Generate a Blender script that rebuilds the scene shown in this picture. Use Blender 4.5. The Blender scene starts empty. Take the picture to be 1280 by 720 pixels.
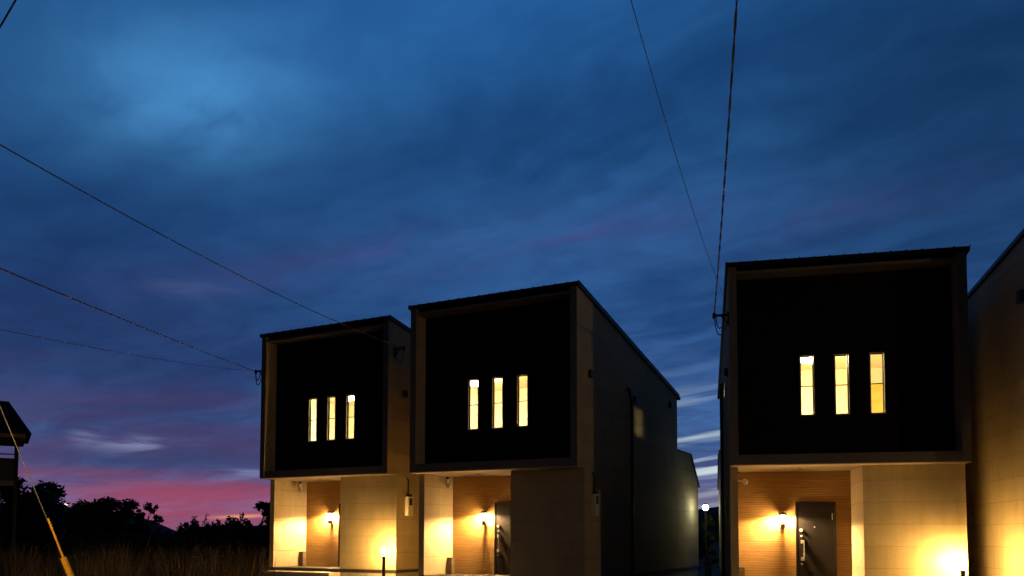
import bpy, bmesh, math, random
from mathutils import Vector, Matrix

# ------------------------------------------------------------------ camera, sky, exposure
S = bpy.context.scene
C = S.collection
CAM_Z = 1.5
F = 1031.1 / 1280.0          # focal length in picture widths
cam_data = bpy.data.cameras.new('camera')
cam_data.sensor_width = 36.0
cam_data.lens = 36.0 * F
cam_data.shift_y = 0.19878
cam_data.clip_start = 0.1
cam_data.clip_end = 3000.0
cam = bpy.data.objects.new('camera', cam_data)
C.objects.link(cam)
PITCH, ROLL = math.radians(3.0702), math.radians(0.114)
cam.matrix_world = Matrix.Translation((0, 0, CAM_Z)) @ Matrix.Rotation(math.pi / 2 + PITCH, 4, 'X') @ Matrix.Rotation(ROLL, 4, 'Z')
S.camera = cam

S.view_settings.view_transform = 'Standard'
S.view_settings.look = 'None'
S.view_settings.exposure = 0.0
S.view_settings.gamma = 1.0
S.view_settings.use_curve_mapping = False
S.render.engine = 'CYCLES'
S.cycles.use_denoising = True
S.cycles.max_bounces = 6
S.cycles.diffuse_bounces = 4
S.cycles.glossy_bounces = 3
S.cycles.transparent_max_bounces = 12
S.cycles.sample_clamp_indirect = 4.0
S.cycles.caustics_reflective = False
S.cycles.caustics_refractive = False


def ray(px, py):
    """Direction of a point of the photograph (1280 x 720), depth 1 along +y."""
    x = (px - 640) / 1280 / F
    u = (360 - py) / 1280 / F + cam_data.shift_y / F
    d = cam.matrix_world.to_3x3() @ Vector((x, u, -1))
    return d / d.y


def at(px, py, depth):
    return Vector((0, 0, CAM_Z)) + ray(px, py) * depth


def lin(r, g, b):
    f = lambda c: (c / 255 / 12.92) if c / 255 <= 0.04045 else ((c / 255 + 0.055) / 1.055) ** 2.4
    return (f(r), f(g), f(b), 1.0)


class Nodes:
    """Small helper for writing node trees as expressions."""
    def __init__(self, tree):
        self.t = tree
        self.n = tree.nodes
        self.l = tree.links

    def add(self, kind, **props):
        nd = self.n.new(kind)
        for k, v in props.items():
            setattr(nd, k, v)
        return nd

    def put(self, sock, v):
        if isinstance(v, bpy.types.NodeSocket):
            self.l.new(v, sock)
        else:
            sock.default_value = v

    def m(self, op, a, b=0.0, c=0.0, clamp=False):
        nd = self.add('ShaderNodeMath', operation=op, use_clamp=clamp)
        self.put(nd.inputs[0], a)
        self.put(nd.inputs[1], b)
        self.put(nd.inputs[2], c)
        return nd.outputs[0]

    def vm(self, op, a, b=(0, 0, 0)):
        nd = self.add('ShaderNodeVectorMath', operation=op)
        self.put(nd.inputs[0], a)
        self.put(nd.inputs[1], b)
        return nd.outputs['Value'] if op in ('DOT_PRODUCT', 'LENGTH') else nd.outputs[0]

    def xyz(self, v):
        nd = self.add('ShaderNodeSeparateXYZ')
        self.put(nd.inputs[0], v)
        return nd.outputs

    def comb(self, x, y, z):
        nd = self.add('ShaderNodeCombineXYZ')
        for s, v in zip(nd.inputs, (x, y, z)):
            self.put(s, v)
        return nd.outputs[0]

    def step(self, v, a, b, lo=0.0, hi=1.0):
        nd = self.add('ShaderNodeMapRange', interpolation_type='SMOOTHSTEP')
        for s, q in zip(nd.inputs[:5], (v, a, b, lo, hi)):
            self.put(s, q)
        return nd.outputs[0]

    def noise(self, vec, scale, detail=4.0, rough=0.55, dist=0.0):
        nd = self.add('ShaderNodeTexNoise')
        self.put(nd.inputs['Vector'], vec)
        nd.inputs['Scale'].default_value = scale
        nd.inputs['Detail'].default_value = detail
        nd.inputs['Roughness'].default_value = rough
        nd.inputs['Distortion'].default_value = dist
        return nd.outputs[0]

    def mix(self, f, a, b, mode='MIX'):
        nd = self.add('ShaderNodeMix', data_type='RGBA', blend_type=mode)
        self.put(nd.inputs[0], f)
        self.put(nd.inputs[6], a)
        self.put(nd.inputs[7], b)
        return nd.outputs[2]

    def ramp(self, v, stops):
        nd = self.add('ShaderNodeValToRGB')
        el = nd.color_ramp.elements
        el[0].position, el[0].color = stops[0]
        el[1].position, el[1].color = stops[-1]
        for p, c in stops[1:-1]:
            e = el.new(p)
            e.color = c
        self.put(nd.inputs[0], v)
        return nd.outputs[0]


def make_sky():
    w = bpy.data.worlds.new('World')
    S.world = w
    w.use_nodes = True
    N = Nodes(w.node_tree)
    N.n.clear()
    d = N.vm('NORMALIZE', N.add('ShaderNodeTexCoord').outputs['Generated'])
    x, y, z = N.xyz(d)
    zc = N.m('MAXIMUM', z, 0.0)
    # clear dusk sky by height
    base = N.ramp(zc, [
        (0.0, lin(92, 112, 158)), (0.05, lin(80, 106, 158)), (0.11, lin(60, 98, 152)), (0.19, lin(48, 86, 142)),
        (0.30, lin(39, 80, 134)), (0.44, lin(33, 79, 132)), (0.58, lin(32, 82, 138)), (1.0, lin(14, 40, 80))])
    # clouds lie in a high flat layer; their streaks run along one wind direction
    inv = N.m('DIVIDE', 1.0, N.m('ADD', zc, 0.10))
    cx, cy = N.m('MULTIPLY', x, inv), N.m('MULTIPLY', y, inv)
    a = math.radians(52)            # wind from the front left
    along = N.m('SUBTRACT', N.m('MULTIPLY', cy, math.cos(a)), N.m('MULTIPLY', cx, math.sin(a)))
    across = N.m('ADD', N.m('MULTIPLY', cx, math.cos(a)), N.m('MULTIPLY', cy, math.sin(a)))
    warp = N.m('MULTIPLY', N.m('SUBTRACT', N.noise(N.comb(cx, cy, 3.0), 1.3, 3), 0.5), 0.7)
    p = N.comb(N.m('MULTIPLY', along, 0.26), N.m('ADD', across, warp), 0.0)
    big = N.noise(p, 1.15, 4, 0.5)
    fine = N.noise(p, 4.0, 5, 0.55, 0.1)
    puff = N.noise(N.comb(cx, cy, 0.0), 6.0, 4, 0.5)
    cloud = N.m('ADD', N.m('MULTIPLY', big, 0.50), N.m('ADD', N.m('MULTIPLY', fine, 0.36), N.m('MULTIPLY', puff, 0.14)))
    dens = N.step(cloud, 0.39, 0.61)
    shade = N.mix(dens, (1.50, 1.36, 1.28, 1), (0.56, 0.64, 0.70, 1))
    col = N.mix(1.0, base, shade, 'MULTIPLY')
    thin = N.m('ADD', N.m('MULTIPLY', N.noise(p, 6.5, 3, 0.5), 0.62), N.m('MULTIPLY', N.noise(N.comb(cx, cy, 4.0), 9.0, 4, 0.55), 0.38))
    ripple = N.mix(N.step(thin, 0.36, 0.64), (0.90, 0.91, 0.93, 1), (1.11, 1.09, 1.07, 1))

    def blob(px, py, sx, sy, tilt=0.0):
        """Soft patch of sky about one direction, sx by sy wide (in radians)."""
        c = ray(px, py).normalized()
        r = Vector((c.y, -c.x, 0)).normalized()
        u = r.cross(c)
        t = math.radians(tilt)
        r, u = r * math.cos(t) + u * math.sin(t), u * math.cos(t) - r * math.sin(t)
        qa = N.m('DIVIDE', N.vm('DOT_PRODUCT', d, tuple(r)), sx)
        qb = N.m('DIVIDE', N.vm('DOT_PRODUCT', d, tuple(u)), sy)
        q = N.m('ADD', N.m('POWER', N.m('ABSOLUTE', qa), 2.0), N.m('POWER', N.m('ABSOLUTE', qb), 2.0))
        q = N.m('ADD', q, N.m('MULTIPLY', N.m('LESS_THAN', N.vm('DOT_PRODUCT', d, tuple(c)), 0.0), 50.0))
        return N.m('EXPONENT', N.m('MULTIPLY', q, -1.0))

    g = N.m('MULTIPLY', blob(120, 440, 0.30, 0.10, 4), N.step(big, 0.42, 0.62, 0.0, 0.5))
    col = N.mix(g, col, lin(66, 60, 108))
    # a thin place in the cloud, upper left, and the darker bands round it
    g = N.m('MULTIPLY', blob(235, 125, 0.15, 0.075, 14), N.step(N.m('ADD', fine, N.m('MULTIPLY', puff, 0.4)), 0.40, 0.88))
    col = N.mix(g, col, lin(74, 142, 200))
    g = N.m('MULTIPLY', blob(560, 20, 0.30, 0.10, 10), 0.45)
    col = N.mix(g, col, lin(44, 108, 176))
    g = N.m('MULTIPLY', blob(40, 250, 0.16, 0.10, 10), 0.62)
    col = N.mix(g, col, lin(12, 46, 92))
    g = N.m('MULTIPLY', blob(560, 190, 0.34, 0.045, 16), 0.50)
    col = N.mix(g, col, lin(22, 58, 108))
    g = N.m('MULTIPLY', blob(1240, 120, 0.24, 0.22, 60), 0.62)
    col = N.mix(g, col, lin(16, 42, 74))
    g = N.m('MULTIPLY', blob(300, 395, 0.34, 0.12, 6), 0.55)
    col = N.mix(g, col, lin(28, 62, 110))
    g = N.m('MULTIPLY', blob(40, 420, 0.28, 0.10, 0), 0.70)
    col = N.mix(g, col, lin(26, 46, 90))
    g = N.m('MULTIPLY', blob(640, 305, 0.34, 0.030, 6), N.step(fine, 0.4, 0.65, 0.1, 0.75))
    col = N.mix(g, col, lin(70, 78, 134))
    col = N.mix(1.0, col, ripple, 'MULTIPLY')
    # violet to crimson towards the place where the sun went down
    low = N.m('MULTIPLY', N.step(z, 0.27, 0.06), blob(150, 600, 0.50, 0.34))
    streak = N.noise(N.comb(N.m('MULTIPLY', x, 2.6), N.m('MULTIPLY', N.m('ADD', z, N.m('MULTIPLY', x, -0.05)), 21.0), 1.7), 1.0, 5, 0.6, 0.5)
    pk = N.m('MULTIPLY', low, N.step(streak, 0.36, 0.60, 0.25, 1.0), clamp=True)
    col = N.mix(N.m('MULTIPLY', pk, 0.8), col, N.mix(N.step(z, 0.015, 0.12), lin(158, 71, 92), lin(76, 57, 98)))
    g = N.m('MULTIPLY', blob(250, 628, 0.13, 0.022), N.step(streak, 0.25, 0.6, 0.4, 1.0))
    col = N.mix(N.m('MULTIPLY', g, 0.6), col, lin(172, 72, 96))
    g = N.m('MULTIPLY', blob(230, 572, 0.20, 0.014, 2), 0.75)
    col = N.mix(g, col, lin(50, 64, 108))
    wisp = N.noise(N.comb(N.m('MULTIPLY', x, 9.0), N.m('MULTIPLY', z, 60.0), 5.0), 1.0, 5, 0.6, 0.6)
    for (px, py, sx, sy, k) in ((172, 556, 0.040, 0.008, 0.75), (105, 546, 0.014, 0.008, 0.5), (300, 592, 0.030, 0.004, 1.0), (280, 597, 0.03, 0.005, 0.4), (240, 362, 0.05, 0.012, 0.10)):
        g = N.m('MULTIPLY', N.m('MULTIPLY', blob(px, py, sx, sy, 3), N.step(wisp, 0.38, 0.66)), k, clamp=True)
        col = N.mix(g, col, lin(140, 148, 190))
    g = N.m('MULTIPLY', blob(302, 645.5, 0.030, 0.0020, 3), 1.0)
    col = N.mix(g, col, lin(236, 150, 118))
    # pale bars of cloud low in the north, between the houses
    bars = N.noise(N.comb(N.m('MULTIPLY', x, 3.0), N.m('MULTIPLY', N.m('SUBTRACT', z, N.m('MULTIPLY', x, 0.16)), 46.0), 8.0), 1.0, 4, 0.55, 0.5)
    g = N.m('MULTIPLY', blob(885, 575, 0.16, 0.055), N.step(bars, 0.46, 0.60), clamp=True)
    col = N.mix(g, col, lin(206, 222, 228))
    g = N.m('MULTIPLY', blob(880, 625, 0.10, 0.020), 0.6)
    col = N.mix(g, col, lin(112, 104, 128))
    # the sky behind the photographer is already night; below the horizon nothing
    col = N.mix(1.0, col, N.ramp(N.step(y, -0.10, 0.72), [(0.0, (0.16, 0.11, 0.085, 1)), (1.0, (1, 1, 1, 1))]), 'MULTIPLY')
    col = N.mix(N.step(z, -0.02, -0.005), (0.002, 0.002, 0.003, 1), col)
    bg = N.add('ShaderNodeBackground')
    N.l.new(col, bg.inputs[0])
    bg.inputs[1].default_value = 1.0
    N.l.new(bg.outputs[0], N.add('ShaderNodeOutputWorld').inputs[0])


make_sky()

# ------------------------------------------------------------------ materials
def material(name):
    m = bpy.data.materials.new(name)
    m.use_nodes = True
    N = Nodes(m.node_tree)
    b = N.n['Principled BSDF']
    return m, N, b


def plain(name, color, rough=0.6, metal=0.0, var=0.18, scale=14.0, spec=0.5):
    m, N, b = material(name)
    o = N.add('ShaderNodeTexCoord').outputs['Object']
    n = N.noise(o, scale, 5, 0.6)
    c = (*color, 1)
    N.l.new(N.mix(N.step(n, 0.3, 0.7), tuple(q * (1 - var) for q in color) + (1,), tuple(min(1, q * (1 + var)) for q in color) + (1,)), b.inputs['Base Color'])
    N.l.new(N.m('ADD', N.m('MULTIPLY', n, 0.2), rough - 0.1), b.inputs['Roughness'])
    b.inputs['Metallic'].default_value = metal
    b.inputs['Specular IOR Level'].default_value = spec
    return m


def glow(name, color, strength):
    m, N, b = material(name)
    b.inputs['Base Color'].default_value = (0.8, 0.75, 0.65, 1)
    b.inputs['Emission Color'].default_value = (*color, 1)
    b.inputs['Emission Strength'].default_value = strength
    return m


def siding(name, color, pitch=0.455, phase=0.12, joint=0.008, grain=1.0, rough=0.85):
    """Fibre cement boards: horizontal joints, speckled stucco face."""
    m, N, b = material(name)
    o = N.add('ShaderNodeTexCoord').outputs['Object']
    x, y, z = N.xyz(o)
    fr = N.m('MODULO', N.m('ADD', z, 10 * pitch - phase), pitch)
    groove = N.m('LESS_THAN', fr, joint)
    row = N.m('FLOOR', N.m('DIVIDE', N.m('ADD', z, 10 * pitch - phase), pitch))
    speck = N.noise(o, 60.0, 4, 0.7)
    blotch = N.noise(N.vm('ADD', o, (0, 0, 0)), 1.4, 4, 0.6)
    run = N.noise(N.comb(N.m('MULTIPLY', x, 7.0), N.m('MULTIPLY', y, 7.0), N.m('MULTIPLY', z, 0.6)), 1.0, 4, 0.6)
    tint = N.add('ShaderNodeTexWhiteNoise', noise_dimensions='1D')
    N.put(tint.inputs['W'], row)
    k = N.m('ADD', N.m('MULTIPLY', speck, 0.30), N.m('ADD', N.m('MULTIPLY', blotch, 0.16), N.m('ADD', N.m('MULTIPLY', run, 0.12), N.m('MULTIPLY', tint.outputs[0], 0.035))))
    c = N.mix(N.step(k, 0.18, 0.44), tuple(q * 0.70 for q in color) + (1,), tuple(q * 1.15 for q in color) + (1,))
    N.l.new(N.mix(groove, c, tuple(q * 0.55 for q in color) + (1,)), b.inputs['Base Color'])
    b.inputs['Roughness'].default_value = rough
    b.inputs['Specular IOR Level'].default_value = 0.12
    h = N.m('SUBTRACT', N.m('MULTIPLY', N.noise(o, 38.0, 4, 0.6), 0.35 * grain), N.m('MULTIPLY', groove, 1.0))
    bp = N.add('ShaderNodeBump')
    bp.inputs['Distance'].default_value = 0.006
    bp.inputs['Strength'].default_value = 0.8
    N.l.new(h, bp.inputs['Height'])
    N.l.new(bp.outputs[0], b.inputs['Normal'])
    return m


def wood_siding(name):
    m, N, b = material(name)
    o = N.add('ShaderNodeTexCoord').outputs['Object']
    x, y, z = N.xyz(o)
    pitch = 0.112
    q = N.m('DIVIDE', N.m('ADD', z, 1.12), pitch)
    row = N.m('FLOOR', q)
    fr = N.m('FRACT', q)
    wn = N.add('ShaderNodeTexWhiteNoise', noise_dimensions='1D')
    N.put(wn.inputs['W'], row)
    shift = N.m('MULTIPLY', wn.outputs[0], 9.0)
    grain = N.noise(N.comb(N.m('ADD', N.m('MULTIPLY', x, 1.3), shift), N.m('MULTIPLY', y, 1.3), N.m('MULTIPLY', z, 40.0)), 1.6, 6, 0.65, 0.6)
    c = N.mix(N.step(grain, 0.3, 0.72), (0.34, 0.185, 0.052, 1), (0.60, 0.37, 0.115, 1))
    c = N.mix(N.m('MULTIPLY', wn.outputs[0], 0.35), c, (0.50, 0.28, 0.080, 1))
    groove = N.m('LESS_THAN', fr, 0.075)
    mid = N.m('LESS_THAN', N.m('ABSOLUTE', N.m('SUBTRACT', fr, 0.55)), 0.045)
    cut = N.m('MAXIMUM', groove, N.m('MULTIPLY', mid, 0.6))
    N.l.new(N.mix(cut, c, (0.17, 0.088, 0.030, 1)), b.inputs['Base Color'])
    b.inputs['Roughness'].default_value = 0.55
    bp = N.add('ShaderNodeBump')
    bp.inputs['Distance'].default_value = 0.010
    bp.inputs['Strength'].default_value = 0.9
    N.l.new(N.m('SUBTRACT', N.m('MULTIPLY', grain, 0.3), cut), bp.inputs['Height'])
    N.l.new(bp.outputs[0], b.inputs['Normal'])
    return m


def glass_mat(name):
    m = bpy.data.materials.new(name)
    m.use_nodes = True
    N = Nodes(m.node_tree)
    N.n.clear()
    tr = N.add('ShaderNodeBsdfTransparent')
    tr.inputs[0].default_value = (0.93, 0.95, 0.93, 1)
    gl = N.add('ShaderNodeBsdfGlossy')
    gl.inputs['Roughness'].default_value = 0.02
    fr = N.add('ShaderNodeFresnel')
    fr.inputs[0].default_value = 1.45
    mx = N.add('ShaderNodeMixShader')
    geo = N.add('ShaderNodeNewGeometry')
    N.l.new(N.m('MULTIPLY', fr.outputs[0], N.m('SUBTRACT', 1.0, geo.outputs['Backfacing'])), mx.inputs[0])
    N.l.new(tr.outputs[0], mx.inputs[1])
    N.l.new(gl.outputs[0], mx.inputs[2])
    N.l.new(mx.outputs[0], N.add('ShaderNodeOutputMaterial').inputs[0])
    return m


def ground_mat(name, a, bcol, scale):
    m, N, b = material(name)
    o = N.add('ShaderNodeTexCoord').outputs['Object']
    n = N.m('ADD', N.m('MULTIPLY', N.noise(o, scale, 8, 0.65), 0.6), N.m('MULTIPLY', N.noise(o, scale * 0.07, 4), 0.4))
    N.l.new(N.mix(N.step(n, 0.35, 0.65), (*a, 1), (*bcol, 1)), b.inputs['Base Color'])
    b.inputs['Roughness'].default_value = 0.9
    b.inputs['Specular IOR Level'].default_value = 0.15
    bp = N.add('ShaderNodeBump')
    bp.inputs['Distance'].default_value = 0.03
    N.l.new(n, bp.inputs['Height'])
    N.l.new(bp.outputs[0], b.inputs['Normal'])
    return m


def leaf_mat(name, a, bcol, nscale=2.4):
    m, N, b = material(name)
    o = N.add('ShaderNodeTexCoord').outputs['Object']
    n = N.noise(o, nscale, 5, 0.65)
    N.l.new(N.mix(N.step(n, 0.35, 0.65), (*a, 1), (*bcol, 1)), b.inputs['Base Color'])
    b.inputs['Roughness'].default_value = 0.6
    b.inputs['Specular IOR Level'].default_value = 0.2
    return m


M = dict(
    cream=siding('cream siding', (0.50, 0.43, 0.28)),
    trim=siding('frame siding', (0.21, 0.20, 0.185), pitch=3.0, phase=2.0),
    dark=siding('near black siding', (0.012, 0.010, 0.009), pitch=0.455, phase=0.2, rough=0.75),
    wood=wood_siding('wood look siding'),
    soffit=plain('pale soffit board', (0.46, 0.40, 0.30), 0.7, var=0.06, scale=6),
    metal=plain('dark roof metal', (0.018, 0.018, 0.020), 0.5, 0.3),
    flash=plain('dark base flashing', (0.05, 0.045, 0.04), 0.5, 0.2),
    concrete=plain('concrete', (0.40, 0.37, 0.33), 0.85, var=0.2, scale=9),
    tile=plain('porch tile', (0.55, 0.50, 0.42), 0.5, var=0.1, scale=20),
    door=plain('dark brown door', (0.015, 0.013, 0.012), 0.45, var=0.15, scale=30, spec=0.3),
    steel=plain('brushed steel', (0.75, 0.72, 0.66), 0.3, 0.6, var=0.05),
    white=plain('off white plastic', (0.70, 0.68, 0.62), 0.5, var=0.05),
    alu=plain('silver aluminium', (0.45, 0.43, 0.40), 0.4, 0.5, var=0.08),
    sash=plain('black sash', (0.02, 0.018, 0.016), 0.4, 0.2),
    black=plain('black plastic', (0.012, 0.012, 0.012), 0.5),
    brown=plain('brown post', (0.14, 0.10, 0.07), 0.6),
    cable=plain('black cable', (0.07, 0.07, 0.07), 0.7),
    room=plain('cream wallpaper', (0.78, 0.70, 0.54), 0.85, var=0.04, scale=5),
    roomdoor=plain('oak interior door', (0.66, 0.42, 0.10), 0.6, var=0.12, scale=7),
    glass=glass_mat('window glass'),
    pole=plain('grey concrete pole', (0.28, 0.27, 0.25), 0.85),
    yellow=plain('yellow cover', (0.80, 0.42, 0.02), 0.5, var=0.12, scale=25),
    wire=plain('galvanised wire', (0.16, 0.155, 0.15), 0.6, 0.2),
    bark=plain('bark', (0.05, 0.04, 0.03), 0.9, var=0.4, scale=20, spec=0.1),
    leaf=leaf_mat('dark leaves', (0.012, 0.016, 0.007), (0.040, 0.050, 0.018)),
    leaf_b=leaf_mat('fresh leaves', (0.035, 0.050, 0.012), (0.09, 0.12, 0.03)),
    old=plain('old dark wall', (0.07, 0.065, 0.06), 0.85),
    oldroof=plain('old tile roof', (0.012, 0.012, 0.012), 0.8, spec=0.1),
    oldsoffit=plain('tan underside', (0.30, 0.22, 0.14), 0.8),
    lamp_house=glow('sconce glass', (1.0, 0.59, 0.235), 330),
    lamp_ring=glow('sconce light ring', (1.0, 0.585, 0.235), 34000),
    lamp_bollard=glow('bollard glass', (1.0, 0.535, 0.14), 1250),
    lamp_dead=plain('frosted glass', (0.5, 0.48, 0.42), 0.4),
    lamp_room=glow('ceiling lamp diffuser', (1.0, 0.77, 0.39), 560),
    lamp_alley=glow('alley lamp globe', (1.0, 1.0, 0.72), 40),
    lamp_street=glow('street lamp lens', (1.0, 0.60, 0.22), 950),
    lamp_street_b=glow('street lamp lens far side', (1.0, 0.60, 0.24), 7600),
    lamp_far=glow('far lamp', (1.0, 0.9, 0.7), 3),
)

# ------------------------------------------------------------------ mesh helpers
class MB:
    def __init__(self):
        self.b = bmesh.new()

    def face(self, pts):
        return self.b.faces.new([self.b.verts.new(p) for p in pts])

    def box(self, x0, x1, y0, y1, z0, z1):
        v = [self.b.verts.new((x, y, z)) for x in (x0, x1) for y in (y0, y1) for z in (z0, z1)]
        for f in ((0, 1, 3, 2), (4, 6, 7, 5), (0, 4, 5, 1), (2, 3, 7, 6), (0, 2, 6, 4), (1, 5, 7, 3)):
            self.b.faces.new([v[i] for i in f])
        return self

    def prism(self, poly, u0, u1):
        """poly in (y, z), pushed along x from u0 to u1."""
        a = [self.b.verts.new((u0, y, z)) for y, z in poly]
        c = [self.b.verts.new((u1, y, z)) for y, z in poly]
        n = len(poly)
        self.b.faces.new(a)
        self.b.faces.new(c[::-1])
        for i in range(n):
            self.b.faces.new((a[i], c[i], c[(i + 1) % n], a[(i + 1) % n]))
        return self

    def tube(self, pts, r, n=8, r2=None, cap=True):
        pts = [Vector(p) for p in pts]
        rings = []
        prev = None
        for i, p in enumerate(pts):
            t = (pts[min(i + 1, len(pts) - 1)] - pts[max(i - 1, 0)]).normalized()
            if prev is None:
                ref = Vector((0, 0, 1)) if abs(t.z) < 0.9 else Vector((1, 0, 0))
                a = t.cross(ref).normalized()
            else:
                a = (prev - t * prev.dot(t)).normalized()
            prev = a
            c = t.cross(a)
            rr = r if r2 is None else r + (r2 - r) * i / (len(pts) - 1)
            rings.append([self.b.verts.new(p + (a * math.cos(2 * math.pi * k / n) + c * math.sin(2 * math.pi * k / n)) * rr) for k in range(n)])
        for p, q in zip(rings, rings[1:]):
            for k in range(n):
                self.b.faces.new((p[k], p[(k + 1) % n], q[(k + 1) % n], q[k]))
        if cap:
            self.b.faces.new(rings[0][::-1])
            self.b.faces.new(rings[-1])
        return self

    def lathe(self, prof, x=0.0, y=0.0, n=20):
        """prof: (radius, z) from bottom to top about a vertical axis."""
        rings = [[self.b.verts.new((x + max(r, 1e-4) * math.cos(2 * math.pi * k / n), y + max(r, 1e-4) * math.sin(2 * math.pi * k / n), z)) for k in range(n)] for r, z in prof]
        for p, q in zip(rings, rings[1:]):
            for k in range(n):
                self.b.faces.new((p[k], p[(k + 1) % n], q[(k + 1) % n], q[k]))
        self.b.faces.new(rings[0][::-1])
        self.b.faces.new(rings[-1])
        return self

    def build(self, name, mat, parent=None, smooth=False, bevel=0.0):
        bmesh.ops.recalc_face_normals(self.b, faces=self.b.faces)
        if bevel:
            bmesh.ops.bevel(self.b, geom=self.b.edges[:], offset=bevel, segments=2, affect='EDGES', profile=0.7, clamp_overlap=True)
        me = bpy.data.meshes.new(name)
        self.b.to_mesh(me)
        self.b.free()
        me.materials.append(M[mat] if isinstance(mat, str) else mat)
        if smooth:
            for p in me.polygons:
                p.use_smooth = True
        o = bpy.data.objects.new(name, me)
        C.objects.link(o)
        o.parent = parent
        return o


def tag(o, label=None, cat=None, group=None, kind=None):
    for k, v in (('label', label), ('category', cat), ('group', group), ('kind', kind)):
        if v:
            o[k] = v
    return o


def thing(name, loc, rz=0.0, **kw):
    o = bpy.data.objects.new(name, None)
    C.objects.link(o)
    o.location = loc
    o.rotation_euler = (0, 0, rz)
    o.empty_display_size = 0.3
    return tag(o, **kw)


def copy_tree(o, parent=None):
    c = o.copy()
    C.objects.link(c)
    c.parent = parent
    for ch in list(o.children):
        copy_tree(ch, c)
    return c


# ------------------------------------------------------------------ ground
g = MB()
g.box(-900, 900, -60, 1500, -1.2, 0.0)
M['soil'] = ground_mat('dark rough ground', (0.012, 0.012, 0.008), (0.035, 0.032, 0.02), 6.0)
M['wooded'] = ground_mat('wooded hillside', (0.006, 0.008, 0.004), (0.016, 0.020, 0.008), 0.3)
M['gravel'] = ground_mat('gravel', (0.05, 0.045, 0.04), (0.13, 0.12, 0.105), 60.0)
M['asphalt'] = ground_mat('asphalt', (0.035, 0.035, 0.036), (0.06, 0.06, 0.06), 90.0)
tag(g.build('ground', 'soil'), kind='structure')
g = MB()
g.face([(-5, 11.2, 0.004), (40, 1.0, 0.004), (40, 14.0, 0.004), (18, 40, 0.004), (-9, 36, 0.004)])
tag(g.build('gravel_yard', 'gravel'), kind='structure')
g = MB()
g.face([(-60, 3.0, 0.004), (-60, -6.0, 0.004), (60, -20.0, 0.004), (60, -9.0, 0.004), (-5, 11.0, 0.004)])
tag(g.build('road', 'asphalt'), kind='structure')

# distant hills: closed ridges of earth
def ridge(pts, depth, name):
    m = MB()
    top = [at(px, py, depth) for px, py in pts]
    n = len(top)
    fr = [m.b.verts.new((p.x * 0.86, depth * 0.86, 0.0)) for p in top]
    mid = [m.b.verts.new((p.x * 0.95, depth * 0.95, max(p.z * 0.72, 0.1))) for p in top]
    tp = [m.b.verts.new(p) for p in top]
    bk = [m.b.verts.new((p.x * 1.2, depth * 1.2, 0.0)) for p in top]
    for a, b in ((fr, mid), (mid, tp), (tp, bk)):
        for i in range(n - 1):
            m.b.faces.new((a[i], a[i + 1], b[i + 1], b[i]))
    return tag(m.build(name, 'wooded', smooth=True), kind='structure')


rng = random.Random(4)
pts = []
for i in range(60):
    px = -260 + i * 30
    base = 646 + 5 * math.sin(i * 0.5) + 3.0 * math.sin(i * 1.7)
    if px < 200:
        base -= 14 * min(1, (200 - px) / 140)
    if 200 <= px < 420:
        base += 10
    if px > 800:
        base = 634 + 5 * math.sin(i * 0.9)
    pts.append((px, base))
ridge(pts, 260.0, 'hills')

# ------------------------------------------------------------------ the three box houses
W, LD, ZS, ZT, SL = 4.6, 8.36, 3.19, 7.38, 0.1615
OV, REC, PB = 0.436, 0.44, 1.85        # overhang, recess of the dark panel, porch back wall
T = 0.165
WING = 2.66
WIN_U = (1.60, 2.29, 2.98)
WIN_W, WIN_Z0, WIN_Z1 = 0.30, 4.23, 5.52


def roof_z(v):
    return ZT - SL * v


def side_wall(m, u0, u1, hole=None):
    def col(v0, v1, z0, z1=None):
        m.prism([(v0, z0), (v1, z0), (v1, roof_z(v1) if z1 is None else z1), (v0, roof_z(v0) if z1 is None else z1)], u0, u1)
    col(0.0, OV, ZS)
    if hole:
        a, b, c, e = hole
        col(OV, a, 0.56)
        col(a, b, 0.56, c)
        col(a, b, e)
        col(b, LD, 0.56)
    else:
        col(OV, LD, 0.56)


SLIT = (2.98, 3.42, 5.12, 5.50)

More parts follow.
